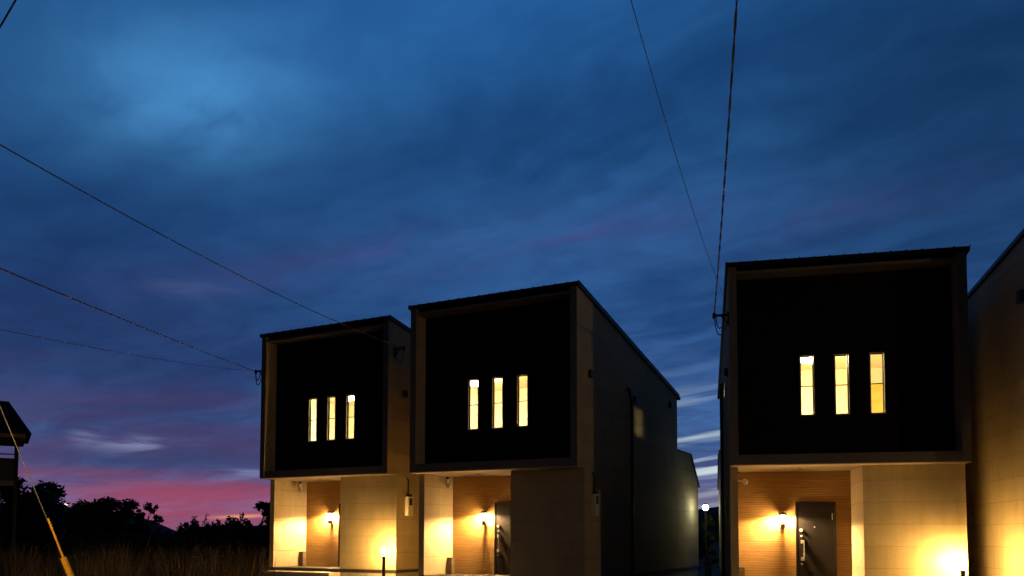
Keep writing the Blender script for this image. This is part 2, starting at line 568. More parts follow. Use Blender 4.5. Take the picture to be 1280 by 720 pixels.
def build_house():
    root = thing('box_house', (0, 0, 0))
    # cream walls
    m = MB()
    side_wall(m, 0.0, T, SLIT)
    side_wall(m, W - T, W)
    m.box(T + .002, W - T - .002, LD - 0.15, LD - .003, 0.56, roof_z(LD) - 0.01)
    m.box(WING, W - T - .002, OV, OV + 0.15, 0.56, ZS - 0.024)                  # front of the wing
    m.box(WING, WING + 0.14, OV + 0.152, PB - .002, 0.56, ZS - 0.024)           # porch side of the wing
    m.build('wall', 'cream', root)
    for y1, z0, z1 in ((REC + 0.10, ZT - 0.155, ZT - 0.09), (OV - 0.004, ZS + 0.002, ZS + 0.20)):   # boards above and below the recessed front
        MB().box(T + .002, W - T - .002, 0.003, y1, z0, z1).build('edge_board', 'trim', root)
    for u0 in (0.0, W - T):
        MB().prism([(-0.014, ZS), (-0.002, ZS), (-0.002, ZT), (-0.014, ZT)], u0, u0 + T).build('edge_board', 'trim', root)
    # dark panel with three openings
    m = MB()
    z0, z1 = ZS + 0.20, ZT - 0.157
    v0, v1 = REC, REC + 0.07
    cuts = [T + .002] + [q for c in WIN_U for q in (c - WIN_W / 2, c + WIN_W / 2)] + [W - T - .002]
    for i in range(0, len(cuts), 2):
        m.box(cuts[i], cuts[i + 1], v0, v1, z0, z1)
    for c in WIN_U:
        m.box(c - WIN_W / 2, c + WIN_W / 2, v0, v1, z0, WIN_Z0)
        m.box(c - WIN_W / 2, c + WIN_W / 2, v0, v1, WIN_Z1, z1)
    m.build('upper_front_panel', 'dark', root)
    for c in WIN_U:
        a, b = c - WIN_W / 2, c + WIN_W / 2
        m = MB()                                                          # thin silver casing lining the opening
        for q in ((a + .001, a + .014), (b - .014, b - .001)):
            m.box(q[0], q[1], v0 - 0.018, v1 + 0.02, WIN_Z0 + .001, WIN_Z1 - .001)
        m.box(a + .015, b - .015, v0 - 0.018, v1 + 0.02, WIN_Z0 + .001, WIN_Z0 + .014)
        m.box(a + .015, b - .015, v0 - 0.018, v1 + 0.02, WIN_Z1 - .014, WIN_Z1 - .001)
        w = m.build('window', 'alu', root)
        m = MB()
        y0, y1 = v0 + 0.035, v0 + 0.065
        m.box(a + .016, a + .036, y0, y1, WIN_Z0 + .016, WIN_Z1 - .016)
        m.box(b - .036, b - .016, y0, y1, WIN_Z0 + .016, WIN_Z1 - .016)
        m.box(a + .037, b - .037, y0, y1, WIN_Z0 + .016, WIN_Z0 + .034)
        m.box(a + .037, b - .037, y0, y1, WIN_Z1 - .036, WIN_Z1 - .016)
        zm = WIN_Z0 + (WIN_Z1 - WIN_Z0) * 0.495
        m.box(a + .037, b - .037, y0, y1, zm - .009, zm + .009)
        m.build('sash', 'sash', w)
        m = MB()
        m.box(a + .034, b - .034, y0 + .012, y0 + .017, WIN_Z0 + .032, WIN_Z1 - .034)
        m.build('pane', 'glass', w)
    # lit upstairs room behind the panel
    m = MB()
    r0, r1, rv0, rv1, rz0, rz1 = T + .01, W - T - .01, v1 + 0.022, 3.7, ZS + 0.25, 5.82
    m.face([(r0, rv0, rz0), (r1, rv0, rz0), (r1, rv1, rz0), (r0, rv1, rz0)])
    m.face([(r0, rv0, rz1), (r0, rv1, rz1), (r1, rv1, rz1), (r1, rv0, rz1)])
    m.face([(r0, rv1, rz0), (r1, rv1, rz0), (r1, rv1, rz1), (r0, rv1, rz1)])
    m.face([(r1, rv0, rz0), (r1, rv1, rz0), (r1, rv1, rz1), (r1, rv0, rz1)])
    sa, sb, sc, sd = SLIT
    for (y0, y1, q0, q1) in ((rv0, sa, rz0, rz1), (sb, rv1, rz0, rz1), (sa, sb, rz0, sc), (sa, sb, sd, rz1)):
        m.face([(r0, y0, q0), (r0, y1, q0), (r0, y1, q1), (r0, y0, q1)])
    for i in range(0, len(cuts), 2):
        m.face([(cuts[i] + .008 * (i == 0), rv0, rz0), (cuts[i + 1] - .008 * (i == len(cuts) - 2), rv0, rz0), (cuts[i + 1] - .008 * (i == len(cuts) - 2), rv0, rz1), (cuts[i] + .008 * (i == 0), rv0, rz1)])
    for c in WIN_U:
        a, b = c - WIN_W / 2, c + WIN_W / 2
        m.face([(a, rv0, rz0), (b, rv0, rz0), (b, rv0, WIN_Z0), (a, rv0, WIN_Z0)])
        m.face([(a, rv0, WIN_Z1), (b, rv0, WIN_Z1), (b, rv0, rz1), (a, rv0, rz1)])
    m.build('room_lining', 'room', root)
    m = MB().box(3.25, 4.05, 3.64, 3.69, rz0 + .002, rz0 + 1.98)
    m.build('interior_door', 'roomdoor', root, bevel=0.006)
    m = MB().lathe([(0.02, -0.085), (0.12, -0.08), (0.19, -0.06), (0.22, -0.03), (0.22, -0.004)], 0, 0, 24)
    lamp = m.build('ceiling_lamp', 'lamp_room', root, smooth=True)
    lamp.location = (1.86, 1.70, rz1 - 0.12)
    MB().tube([(0, 0, -0.004), (0, 0, 0.118)], 0.02, 10).build('lamp_stem', 'white', lamp)
    m = MB()
    for q in ((sa, sa + .025, sc, sd), (sb - .025, sb, sc, sd), (sa + .026, sb - .026, sc, sc + .025), (sa + .026, sb - .026, sd - .025, sd)):
        m.box(-0.012, 0.09, *q)
    sw = m.build('side_window', 'alu', root)
    MB().box(0.04, 0.045, sa + .024, sb - .024, sc + .024, sd - .024).build('pane', 'glass', sw)
    # roof
    m = MB()
    rp = lambda v, k: (v, roof_z(v) + k)
    m.prism([rp(-0.05, 0.003), rp(LD + 0.10, 0.003), rp(LD + 0.10, 0.085), rp(-0.05, 0.085)], -0.06, W + 0.06)
    roof = m.build('roof', 'metal', root)
    m = MB()
    k = 0.0
    u = -0.03
    while u < W + 0.06:
        m.prism([rp(-0.052, 0.087), rp(LD + 0.10, 0.087), rp(LD + 0.10, 0.105), rp(-0.052, 0.105)], u - 0.010, u + 0.010)
        u += 0.293
    m.build('roof_seam', 'metal', roof)
    m = MB().box(-0.06, W + 0.06, LD + 0.102, LD + 0.21, roof_z(LD) - 0.06, roof_z(LD) + 0.03)
    m.build('gutter', 'metal', root)
    # porch
    m = MB()
    m.box(0.002, W - .002, 0.004, OV - .004, ZS - 0.022, ZS)
    m.box(T + .002, WING - .002, OV - .003, PB - .002, ZS - 0.022, ZS)
    sf = m.build('soffit', 'soffit', root)
    MB().lathe([(0.055, ZS - 0.030), (0.062, ZS - 0.0225)], 1.47, 0.95, 20).build('downlight', 'flash', sf)
    MB().box(T + .002, WING + 0.14, PB, PB + 0.1, 0.54, ZS).build('porch_wall', 'wood', root)
    MB().box(0.0, WING - .004, -0.02, PB + 0.05, -0.4, 0.46).build('porch_slab', 'tile', root, bevel=0.008)
    # door
    m = MB()
    d0, d1, dt = 1.50, 2.30, 2.43
    m.box(d0 - .03, d0, PB - 0.035, PB - .001, 0.47, dt + .03)
    m.box(d1, d1 + .03, PB - 0.035, PB - .001, 0.47, dt + .03)
    m.box(d0 + .001, d1 - .001, PB - 0.035, PB - .001, dt, dt + .03)
    m.build('door_frame', 'sash', root)
    dr = MB().box(d0 + .004, d1 - .004, PB - 0.024, PB - .003, 0.475, dt - .004).build('front_door', 'door', root)
    m = MB()
    hy = PB - 0.024
    m.box(1.628, 1.650, hy - .075, hy - .050, 1.15, 1.61)
    m.box(1.575, 1.650, hy - .052, hy - .001, 1.535, 1.61)
    m.box(1.575, 1.650, hy - .052, hy - .001, 1.15, 1.225)
    m.build('handle', 'steel', dr, bevel=0.004)
    for z, r in ((1.83, 0.036), (1.70, 0.022), (1.07, 0.022)):
        o = MB().lathe([(r, 0), (r, 0.022), (r * 0.75, 0.032)], 0, 0, 18).build('lock', 'steel', dr)
        o.rotation_euler = (math.pi / 2, 0, 0)
        o.location = (1.592, hy - .001, z)
    o = MB().lathe([(0.016, 0), (0.012, 0.010)], 0, 0, 14).build('peephole', 'steel', dr)
    o.rotation_euler = (math.pi / 2, 0, 0)
    o.location = (1.876, hy - .001, 1.90)
    MB().box(2.245, 2.268, hy - .018, hy - .001, 2.06, 2.21).build('hinge', 'steel', dr)
    # sconce: wall plate, cup, glass, cap
    m = MB()
    su, sv = 1.19, PB - 0.125
    m.box(su - .045, su + .045, PB - .022, PB - .001, 1.84, 2.02)
    m.box(su - .02, su + .02, PB - .08, PB - .022, 1.90, 1.95)
    m.lathe([(0.030, 1.86), (0.052, 1.885), (0.052, 1.985)], su, sv, 18)
    sc = m.build('wall_lamp', 'brown', root)
    MB().lathe([(0.04, 1.988), (0.046, 2.0), (0.046, 2.164), (0.03, 2.166)], su, sv, 18).build('lamp_glass', 'lamp_house', sc, smooth=True)
    MB().lathe([(0.050, 2.168), (0.050, 2.180)], su, sv, 18).build('light_ring', 'lamp_ring', sc, smooth=True)
    m = MB()
    m.lathe([(0.096, 2.160), (0.096, 2.196), (0.06, 2.225), (0.01, 2.24)], su, sv, 24)
    bm = m.b
    bm.faces.ensure_lookup_table()
    bottom = [f for f in bm.faces if len(f.verts) == 24 and f.calc_center_median().z < 2.17]
    bmesh.ops.delete(bm, geom=bottom, context='FACES')
    m.box(su - .03, su + .03, sv + .05, PB - .001, 2.183, 2.21)
    m.build('lamp_cap', 'brown', sc)
    # security light on the porch's left wall
    m = MB().box(T + .001, T + .05, 1.46, 1.58, 2.93, 3.10)
    sec = m.build('security_light', 'white', root, bevel=0.006)
    m = MB().tube([(T + .03, 1.50, 2.96), (T + .10, 1.44, 2.93), (T + .16, 1.38, 2.93)], 0.016, 8)
    m.build('arm', 'white', sec)
    o = MB().lathe([(0.03, -0.03), (0.065, -0.02), (0.07, 0.02), (0.055, 0.04), (0.02, 0.05)], 0, 0, 18).build('lamp_head', 'white', sec, smooth=True)
    o.location = (T + .19, 1.34, 2.91)
    o.rotation_euler = (math.radians(70), 0, math.radians(-20))
    MB().box(T + .015, T + .06, 1.47, 1.55, 3.10, ZS - 0.03).build('sensor', 'black', sec)
    # meter box with window and conduit on the right wall
    mt = MB().prism([(0.84, 2.06), (1.08, 2.06), (1.08, 2.58), (0.84, 2.58)], W + .002, W + .115).build('meter_box', 'white', root, bevel=0.012)
    MB().box(W + .1155, W + .121, 0.89, 1.03, 2.34, 2.54).build('meter_window', 'black', mt)
    MB().box(W + .03, W + .11, 0.89, 1.03, 2.585, 2.65).build('meter_hood', 'black', mt)
    MB().tube([(W + .05, 0.93, 2.652), (W + .05, 0.93, 3.05), (W + .002, 0.93, 3.10)], 0.022, 8).build('conduit', 'flash', mt)
    # vents and downpipes
    def vent(v, z, side):
        u = W if side > 0 else 0.0
        s = 1 if side > 0 else -1
        mm = MB()
        mm.prism([(v - .08, z - .09), (v + .08, z - .09), (v + .08, z + .07), (v + .05, z + .10), (v - .05, z + .10), (v - .08, z + .07)], u + s * .002, u + s * .085)
        return mm.build('vent_hood', 'flash', root, bevel=0.006)
    vent(0.75, 5.44, 1)
    vent(4.05, 5.30, 1)
    vent(7.52, 5.66, 1)
    vent(0.90, 5.30, -1)
    for u, s in ((W, 1), (0.0, -1)):
        m = MB().tube([(u + s * .005, 3.42, 5.52), (u + s * .07, 3.45, 5.50), (u + s * .07, 3.68, 5.20), (u + s * .07, 3.68, 0.2)], 0.042, 10)
        for z in (1.2, 2.4, 3.6, 4.8):
            m.box(min(u + s * .002, u + s * .03), max(u + s * .002, u + s * .03), 3.63, 3.73, z, z + .03)
        m.build('downpipe', 'flash', root)
    # low rear part with one slanting end
    poly = [(LD + .002, 0.56), (10.92, 0.56), (10.92, 3.33), (9.95, 4.30), (LD + .002, 4.30)]
    rw = MB().prism(poly, 0.0, W).build('rear_extension', 'cream', root)
    m = MB()
    for (a, b) in (((LD + .004, 4.303), (9.955, 4.303)), ((9.955, 4.303), (11.0, 3.27))):
        nx, nz = -(b[1] - a[1]), (b[0] - a[0])
        k = 0.05 / math.hypot(nx, nz)
        m.prism([a, b, (b[0] + nx * k, b[1] + nz * k), (a[0] + nx * k, a[1] + nz * k)], -0.04, W + 0.04)
    m.build('rear_roof', 'metal', rw)
    # base
    m = MB().box(0.012, W - .012, OV + 0.012, 10.90, 0.475, 0.558)
    m.build('base_flashing', 'flash', root)
    m = MB()
    m.box(0.03, W - .03, PB + 0.06, 10.88, -0.4, 0.473)
    m.box(WING + .002, W - .03, OV + 0.03, PB + 0.055, -0.4, 0.473)
    m.box(0.03, T - .01, OV + .03, PB + 0.055, 0.462, 0.473)
    m.build('foundation', 'concrete', root)
    return root


def bracket(u, v, z, s, parent, loops=2):
    """Service bracket: arm, insulator, hanging cable loops."""
    a = s
    m = MB()
    m.box(min(u, u + a * .03), max(u, u + a * .03), v - .05, v + .05, z - .22, z + .06)
    m.tube([(u + a * .02, v, z), (u + a * .30, v, z)], 0.028, 8)
    m.tube([(u + a * .02, v, z - .18), (u + a * .16, v, z - .01)], 0.016, 6)
    b = m.build('cable_bracket', 'black', parent)
    MB().tube([(u + a * .30, v, z + .05), (u + a * .30, v, z - .06)], 0.038, 10).build('insulator', 'flash', b)
    for k in range(loops):
        e = 0.02 + 0.05 * k
        pts = []
        for i in range(13):
            t = i / 12
            ang = math.pi * t
            pts.append((u + a * (.30 - e * .6 - (0.27 - e) * (t ** 1.4)), v - .02 - .02 * k, z - .05 - (.34 - .07 * k) * math.sin(ang) ** 0.8 * (1 - .25 * t) - .15 * t * (k == 0)))
        MB().tube(pts, 0.012, 6).build('cable_loop', 'cable', b)
    return b


POSE = dict(
    L=((-7.4454, 24.3043, 0.0), math.radians(-27.489)),
    M=((-2.6031, 20.9369, -0.080), math.radians(-27.013)),
    R=((4.5747, 17.2092, -0.193), math.radians(-12.785)))
house_l = build_house()
house_m = copy_tree(house_l)
house_r = copy_tree(house_l)
for o, k, lab in ((house_l, 'L', 'two-storey cream house, black upper front, lit bollard before its wing, open field on its left'),
                  (house_m, 'M', 'two-storey cream house with black upper front, its ground-floor wing unlit and long side showing'),
                  (house_r, 'R', 'two-storey cream house with black upper front, its whole dark front door in view')):
    o.location, o.rotation_euler = POSE[k][0], (0, 0, POSE[k][1])
    tag(o, lab, 'house', 'box houses in a row')


def child(root, name, n=0):
    return sorted([c for c in root.children if c.name.split('.')[0] == name], key=lambda c: c.name)[n]


child(house_m, 'ceiling_lamp').location.x = 0.98
for o in (house_l, house_m):                      # their narrow side window has its blind down
    MB().box(T + .014, T + .03, SLIT[0] - .05, SLIT[1] + .05, SLIT[2] - .05, SLIT[3] + .05).build('side_blind', 'room', o)
child(house_r, 'ceiling_lamp').location = (1.80, 1.66, 5.70)
bracket(0.0, 0.06, 6.40, -1, house_l)
bracket(W, 0.30, 6.62, 1, house_l, 1)
bracket(0.0, 0.06, 6.38, -1, house_r)


def to_world(k, u, v, z):
    (x, y, dz), th = POSE[k]
    return Vector((x + u * math.cos(th) - v * math.sin(th), y + u * math.sin(th) + v * math.cos(th), z + dz))


# neighbour on the right: only its long side wall shows
n_root = thing('side_wall_house', to_world('R', 5.35, 0, 0), POSE['R'][1], label='cream house whose plain boarded side wall runs out past the picture edge', cat='house')
nz = lambda v: 7.265 - 0.0786 * v
m = MB()
m.prism([(-1.1, 0.56), (9.0, 0.56), (9.0, nz(9)), (-1.1, nz(-1.1))], 0.0, 4.6)
m.build('wall', 'cream', n_root)
m = MB().prism([(-1.16, nz(-1.16) + .003), (9.08, nz(9.08) + .003), (9.08, nz(9.08) + .085), (-1.16, nz(-1.16) + .085)], -0.06, 4.66)
m.build('roof', 'metal', n_root)
MB().box(0.012, 4.59, -1.08, 8.98, 0.475, 0.558).build('base_flashing', 'flash', n_root)
MB().box(0.03, 4.57, -1.07, 8.97, -0.4, 0.473).build('foundation', 'concrete', n_root)
m = MB()
m.prism([(-0.82, 6.10), (-0.62, 6.10), (-0.62, 6.28), (-0.66, 6.34), (-0.78, 6.34), (-0.82, 6.28)], -0.10, -0.002)
m.build('vent_hood', 'flash', n_root, bevel=0.008)

# porch posts (short square posts standing on the porch slabs)
post = thing('porch_post', (0, 0, 0))
MB().box(-.07, .07, -.075, .075, 0.0, 0.50).build('post_body', 'brown', post, bevel=0.008)
MB().box(-.074, .074, -.079, .079, 0.502, 0.53).build('post_cap', 'flash', post, bevel=0.006)
for i, (k, lab) in enumerate((('L', 'short square brown post on the porch of the farthest left box house'),
                              ('M', 'short square brown post on the porch of the box house with the unlit wing'),
                              ('R', 'short square brown post on the porch with the fully visible dark door'))):
    o = post if i == 0 else copy_tree(post)
    o.location = to_world(k, 0.265, 1.60, 0.462)
    o.rotation_euler = (0, 0, POSE[k][1])
    tag(o, lab, 'post', 'short posts on the porches')

# bollard lamps
bol = thing('bollard_lamp', (0, 0, 0))
MB().lathe([(0.07, 0.0), (0.07, 0.02), (0.045, 0.03), (0.045, 0.98)], 0, 0, 20).build('post', 'flash', bol, smooth=False)
MB().lathe([(0.043, 0.983), (0.043, 1.20)], 0, 0, 20).build('lamp_glass', 'lamp_bollard', bol, smooth=True)
MB().lathe([(0.05, 1.202), (0.05, 1.22), (0.03, 1.235)], 0, 0, 20).build('lamp_cap', 'flash', bol)
for i, (k, u, v, lab) in enumerate((('L', 4.59, -0.10, 'lit bollard lamp in front of the wing corner of the far left box house'),
                                    ('R', 4.40, 0.06, 'lit bollard lamp at the wing corner beside the bright cream side wall'))):
    o = bol if i == 0 else copy_tree(bol)
    p = to_world(k, u, v, 0)
    o.location = (p.x, p.y, -0.02 if k == 'L' else -0.13)
    tag(o, lab, 'lamp', 'bollard lamps before the houses')

# lamp in the alley between the two right houses
p = at(882, 634.5, 27.6)
al = thing('alley_lamp', (p.x, p.y, 0), label='bright round pole lamp shining in the gap between the houses', cat='street lamp')
MB().tube([(0, 0, 0), (0, 0, p.z - .14)], 0.035, 10, 0.026).build('pole', 'flash', al)
MB().lathe([(0.03, p.z - .15), (0.055, p.z - .125), (0.055, p.z - .088)], 0, 0, 18).build('lamp_collar', 'flash', al)
MB().lathe([(0.05, p.z - .086)] + [(0.098 * math.cos(math.radians(q)), p.z + 0.098 * math.sin(math.radians(q))) for q in range(-55, 56, 10)], 0, 0, 36).build('lamp_globe', 'lamp_alley', al, smooth=True)
MB().lathe([(0.085, p.z + .088), (0.10, p.z + .096), (0.06, p.z + .128), (0.02, p.z + .14)], 0, 0, 24).build('lamp_cap', 'flash', al)


# street lamps on poles beside the road
def street_pole(name, x, y, h, lamp_z, dx, dy, label, cat, lens='lamp_street'):
    t = thing(name, (x, y, 0), label=label, cat=cat)
    MB().tube([(0, 0, 0), (0, 0, h)], 0.15, 16, 0.10).build('pole', 'pole', t, smooth=True)
    arm = MB().tube([(0, 0, lamp_z - .25), (dx * .5, dy * .5, lamp_z), (dx, dy, lamp_z + .05)], 0.025, 8).build('lamp_arm', 'wire', t)
    hd = MB().lathe([(0.09, lamp_z - .03), (0.13, lamp_z + .02), (0.10, lamp_z + .10), (0.03, lamp_z + .13)], dx, dy, 18).build('lamp_hood', 'alu', arm)
    if lens == 'lamp_street':                      # flat cut-off lens under the hood
        MB().lathe([(0.085, lamp_z - .040), (0.085, lamp_z - .032)], dx, dy, 18).build('lamp_glass', lens, hd)
    else:
        MB().lathe([(0.02, lamp_z - .10), (0.06, lamp_z - .085), (0.08, lamp_z - .035)], dx, dy, 18).build('lamp_glass', lens, hd, smooth=True)
    return t


PX, PY = -6.6, 7.0
up = street_pole('utility_pole', PX, PY, 9.0, 3.0, 2.1, -1.2, 'concrete utility pole with wires and a street lamp beside the grass field', 'utility pole')
m = MB()
m.box(-0.7, 0.7, -0.12, -0.04, 7.6, 7.7)
m.box(-0.5, 0.5, -0.12, -0.04, 6.5, 6.58)
m.build('crossarm', 'wire', up)
street_pole('street_lamp', 21.0, 1.4, 5.6, 5.0, -0.8, 0.5, 'street lamp on a pole across from the right-hand houses', 'street lamp', 'lamp_street_b')

p2 = thing('utility_pole', (-1.5, -8.15, 0), label='concrete utility pole behind the photographer that the right-hand wires run to', cat='utility pole')
MB().tube([(0, 0, 0), (0, 0, 9.8)], 0.15, 16, 0.10).build('pole', 'pole', p2, smooth=True)
MB().box(-0.7, 0.7, 0.10, 0.18, 9.2, 9.3).build('crossarm', 'wire', p2)
for q, h, lab in (((-15.7, 19.0, 0), 6.6, 'short wooden pole standing out in the grass field'),
                  ((12.5, -8.2, 0), 9.6, 'utility pole across the road behind the photographer')):
    p3 = thing('wire_pole', q, label=lab, cat='utility pole')
    MB().tube([(0, 0, 0), (0, 0, h)], 0.12, 14, 0.085).build('pole', 'pole', p3, smooth=True)
    MB().box(-.03, .03, -.2, .2, h - .25, h - .18).build('crossarm', 'wire', p3)
# ------------------------------------------------------------------ overhead cables
def cable(name, pts_px, a, b, r, label, strands=1, tail=None, tail_b=None):
    """Hanging cable between two points; the sag follows the photograph's middle point."""
    a, b = Vector(a), Vector(b)
    # sag so that the cable passes the given picture height at the given picture column
    mx, my = pts_px
    inv = cam.matrix_world.inverted()

    def proj(p):
        c = inv @ p
        return 640 + 1280 * F * c.x / -c.z, 360 + 1280 * (cam_data.shift_y - F * c.y / -c.z)
    lo, hi = 0.0, 1.0
    for _ in range(40):
        s = (lo + hi) / 2
        if (proj(a.lerp(b, s))[0] - mx) * (proj(a)[0] - mx) > 0:
            lo = s
        else:
            hi = s
    base = a.lerp(b, lo)
    want = at(mx, my, base.y).z
    sag = max(0.02, (base.z - want) / max(0.05, 4 * lo * (1 - lo)))
    m = MB()
    n = 40
    for k in range(strands):
        pts = []
        for i in range(n * (4 if strands > 1 else 1) + 1):
            t = i / (n * (4 if strands > 1 else 1))
            q = a.lerp(b, t) - Vector((0, 0, 4 * sag * t * (1 - t)))
            if strands > 1:
                ph = t * 70 + k * 2 * math.pi / strands
                q += Vector((math.cos(ph), 0, math.sin(ph) * 0.5)) * r * 0.95
            pts.append(q)
        if tail:
            pts = [Vector(tail)] + [Vector(tail).lerp(pts[0], q / 6) - Vector((0, 0, 0.5 * sag * q / 6 * (1 - q / 6))) for q in range(1, 6)] + pts
        if tail_b:
            pts = pts + [pts[-1].lerp(Vector(tail_b), q / 6) for q in range(1, 7)]
        m.tube(pts, r, 6)
    return tag(m.build(name, 'cable'), label, 'cable', 'overhead cables')


bl = to_world('L', -0.30, 0.06, 6.40)
br = to_world('R', -0.30, 0.06, 6.38)
blr = to_world('L', W + 0.28, 0.30, 6.62)
pole_at = lambda z: (PX, PY, z)
cable('overhead_cable', (200, 292), at(0, 165, 9.5) + (at(0, 165, 9.5) - blr) * 0.2, blr, 0.009, 'black overhead cable crossing the front of the farthest left box house', tail=(PX + .6, PY, 7.6))
cable('overhead_cable', (100, 377), at(0, 333, 9.0) + (at(0, 333, 9.0) - bl) * 0.2, bl, 0.009, 'black overhead cable ending at the left edge of the farthest left box house', tail=(PX - .4, PY, 6.6))
cable('overhead_cable', (130, 437), at(0, 405, 9.0) + (at(0, 405, 9.0) - bl) * 0.2, bl + Vector((0.0, 0, 0.02)), 0.004, 'thin faint wire below the cable that ends at the farthest left box house', tail=(PX + .1, PY, 5.6))
cable('overhead_cable', (906, 220), at(925, -60, 7.5), br, 0.008, 'thick twisted cable dropping to the bracket of the house with the visible dark door', strands=2, tail=(-1.2, -8.0, 9.3))
cable('overhead_cable', (850, 212), at(772, -60, 7.5), to_world('R', -0.05, 0.3, 6.75), 0.0045, 'thin wire slanting to the roof corner of the house with the visible dark door', tail=(-1.7, -8.0, 8.6))
FA, FB = at(-140, 270, 14.0), at(80, -110, 8.0)
cable('overhead_cable', (10, 17), FA + (FA - FB) * 0.8, FB + (FB - FA) * 2.66, 0.011, 'short length of wire crossing the upper left corner of the sky')

# guy wire with its yellow cover
gw = thing('guy_wire', at(160, 891, 7.0), label='guy wire with yellow cover slanting down into the tall grass', cat='guy wire')
o3 = Vector(gw.location)
seg = lambda px0, py0, px1, py1: [at(px0, py0, 7.0) - o3, at(px1, py1, 7.0) - o3]
top = at(-330, -282, 7.0) - o3
MB().tube([top * -0.02, top], 0.004, 6).build('wire', 'wire', gw)
MB().tube(seg(60.0, 648, 79.5, 698), 0.009, 8).build('upper_sleeve', 'yellow', gw)
s = seg(79.0, 697, 150, 866)
MB().tube([s[0], s[1]], 0.025, 12).build('yellow_cover', 'yellow', gw)

# ------------------------------------------------------------------ old house with veranda, far left
oh = thing('veranda_house', (-20.15, 32.0, 0), math.radians(32), label='dark old house with hipped roof and open upper veranda', cat='house')
hx = 0.8                       # right face of the veranda (x local)
m = MB()
m.box(-9.0, -1.6, 0.2, 3.0, 0.0, 5.25)
m.build('wall', 'old', oh)
MB().box(-9.0, hx, -0.05, 2.6, 3.42, 3.62).build('veranda_floor', 'oldsoffit', oh)
m = MB()
m.box(-9.0, hx, -0.05, 0.03, 3.63, 4.50)
m.box(hx - 0.08, hx, 0.035, 2.6, 3.63, 4.50)
m.build('parapet', 'old', oh)
m = MB()
m.tube([(-9, -0.01, 4.66), (hx - .04, -0.01, 4.66)], 0.025, 8)
m.tube([(hx - .04, -0.01, 4.66), (hx - .04, 2.55, 4.66)], 0.025, 8)
for k in range(6):
    m.tube([(hx - .04 - 1.6 * k, -0.01, 4.5), (hx - .04 - 1.6 * k, -0.01, 4.66)], 0.015, 6)
m.build('handrail', 'wire', oh)
for x, y in ((hx - .05, 0.0), (hx - .05, 2.5)):
    MB().box(x - .06, x + .05, y - .05, y + .06, 0.0, 5.24).build('veranda_post', 'old', oh)
MB().box(-9.6, 1.02, -0.62, 3.1, 5.26, 5.42).build('eaves_board', 'oldsoffit', oh)
m = MB()
e = [(-9.8, -0.9, 5.425), (1.2, -0.9, 5.425), (1.2, 3.4, 5.425), (-9.8, 3.4, 5.425)]
a1, a2 = (-7.5, 1.3, 6.92), (0.42, 1.3, 6.92)
m.face(e[::-1])
for f in ((e[0], e[1], a2, a1), (e[1], e[2], a2), (e[2], e[3], a1, a2), (e[3], e[0], a1)):
    m.face(f)
m.build('roof', 'oldroof', oh)
f_ = MB().box(-0.35, 0.25, 0.15, 0.198, 0.9, 3.2).build('door', 'oldsoffit', oh)

# ------------------------------------------------------------------ trees
def leaf_cloud(m, centers, n, size, r, flat=0.75, rnd=None):
    for _ in range(n):
        c, rad = rnd.choice(centers)
        while True:
            q = Vector((rnd.uniform(-1, 1), rnd.uniform(-1, 1), rnd.uniform(-1, 1)))
            if q.length <= 1:
                break
        q = q * (0.55 + 0.45 * rnd.random())
        p = Vector(c) + Vector((q.x * rad, q.y * rad, q.z * rad * flat))
        d = Vector((rnd.gauss(0, 1), rnd.gauss(0, 1), rnd.gauss(0, 0.7))).normalized()
        e = d.cross(Vector((rnd.gauss(0, 1), rnd.gauss(0, 1), rnd.gauss(0, 1)))).normalized()
        L = size * rnd.uniform(0.6, 1.4)
        Wd = L * rnd.uniform(0.3, 0.5)
        m.face([p - d * L / 2, p + e * Wd / 2, p + d * L / 2, p - e * Wd / 2])


def tree(px, top_y, width_px, depth, label, seed, leaf='leaf', n=2600, size=0.28, airy=0.0, name='tree', cat='tree', group='trees and shrubs behind the field'):
    rnd = random.Random(seed)
    base = at(px, 700, depth)
    h = at(px, top_y, depth).z
    wd = width_px / 1280 / F * depth
    t = thing(name, (base.x, base.y, 0), label=label, cat=cat, group=group)
    m = MB()
    trunk_h = h * 0.55
    bend = [(0, 0, 0), (rnd.uniform(-.1, .1), rnd.uniform(-.1, .1), trunk_h * .5), (rnd.uniform(-.2, .2), rnd.uniform(-.2, .2), trunk_h)]
    m.tube(bend, 0.022 * h + .03, 9, 0.012 * h + .01)
    centers = []
    nb = 9 if airy < 0.5 else 14
    for i in range(nb):
        a = rnd.uniform(0, 2 * math.pi)
        zz = trunk_h * rnd.uniform(0.45, 1.0)
        rr = wd * 0.5 * rnd.uniform(0.35, 0.9)
        rad = wd * rnd.uniform(0.13, 0.24) * (1 - 0.4 * airy)
        end = Vector((math.cos(a) * rr, math.sin(a) * rr, min(h - rad * 0.75, zz + h * rnd.uniform(0.12, 0.45))))
        st = Vector(bend[1]).lerp(Vector(bend[2]), max(0, zz / trunk_h - .5) * 2)
        m.tube([st, st.lerp(end, .5) + Vector((0, 0, .06 * h)), end], 0.010 * h + .008, 6, 0.004)
        centers.append((end, rad))
        if airy:
            tip = end + Vector((rnd.uniform(-.2, .2), rnd.uniform(-.2, .2), rad))
            centers.append((tip, rad * 0.45))
    rad = wd * 0.2
    centers.append((Vector((0, 0, h - rad * .75)), rad))
    for _ in range(5):
        centers.append((Vector((rnd.uniform(-.3, .3) * wd, rnd.uniform(-.3, .3) * wd, h * rnd.uniform(0.12, 0.5))), wd * 0.24))
    m.build('trunk', 'bark', t)
    c = MB()
    leaf_cloud(c, centers, n, size, 1.0, 0.75, rnd)
    c.build('crown', leaf, t)
    return t


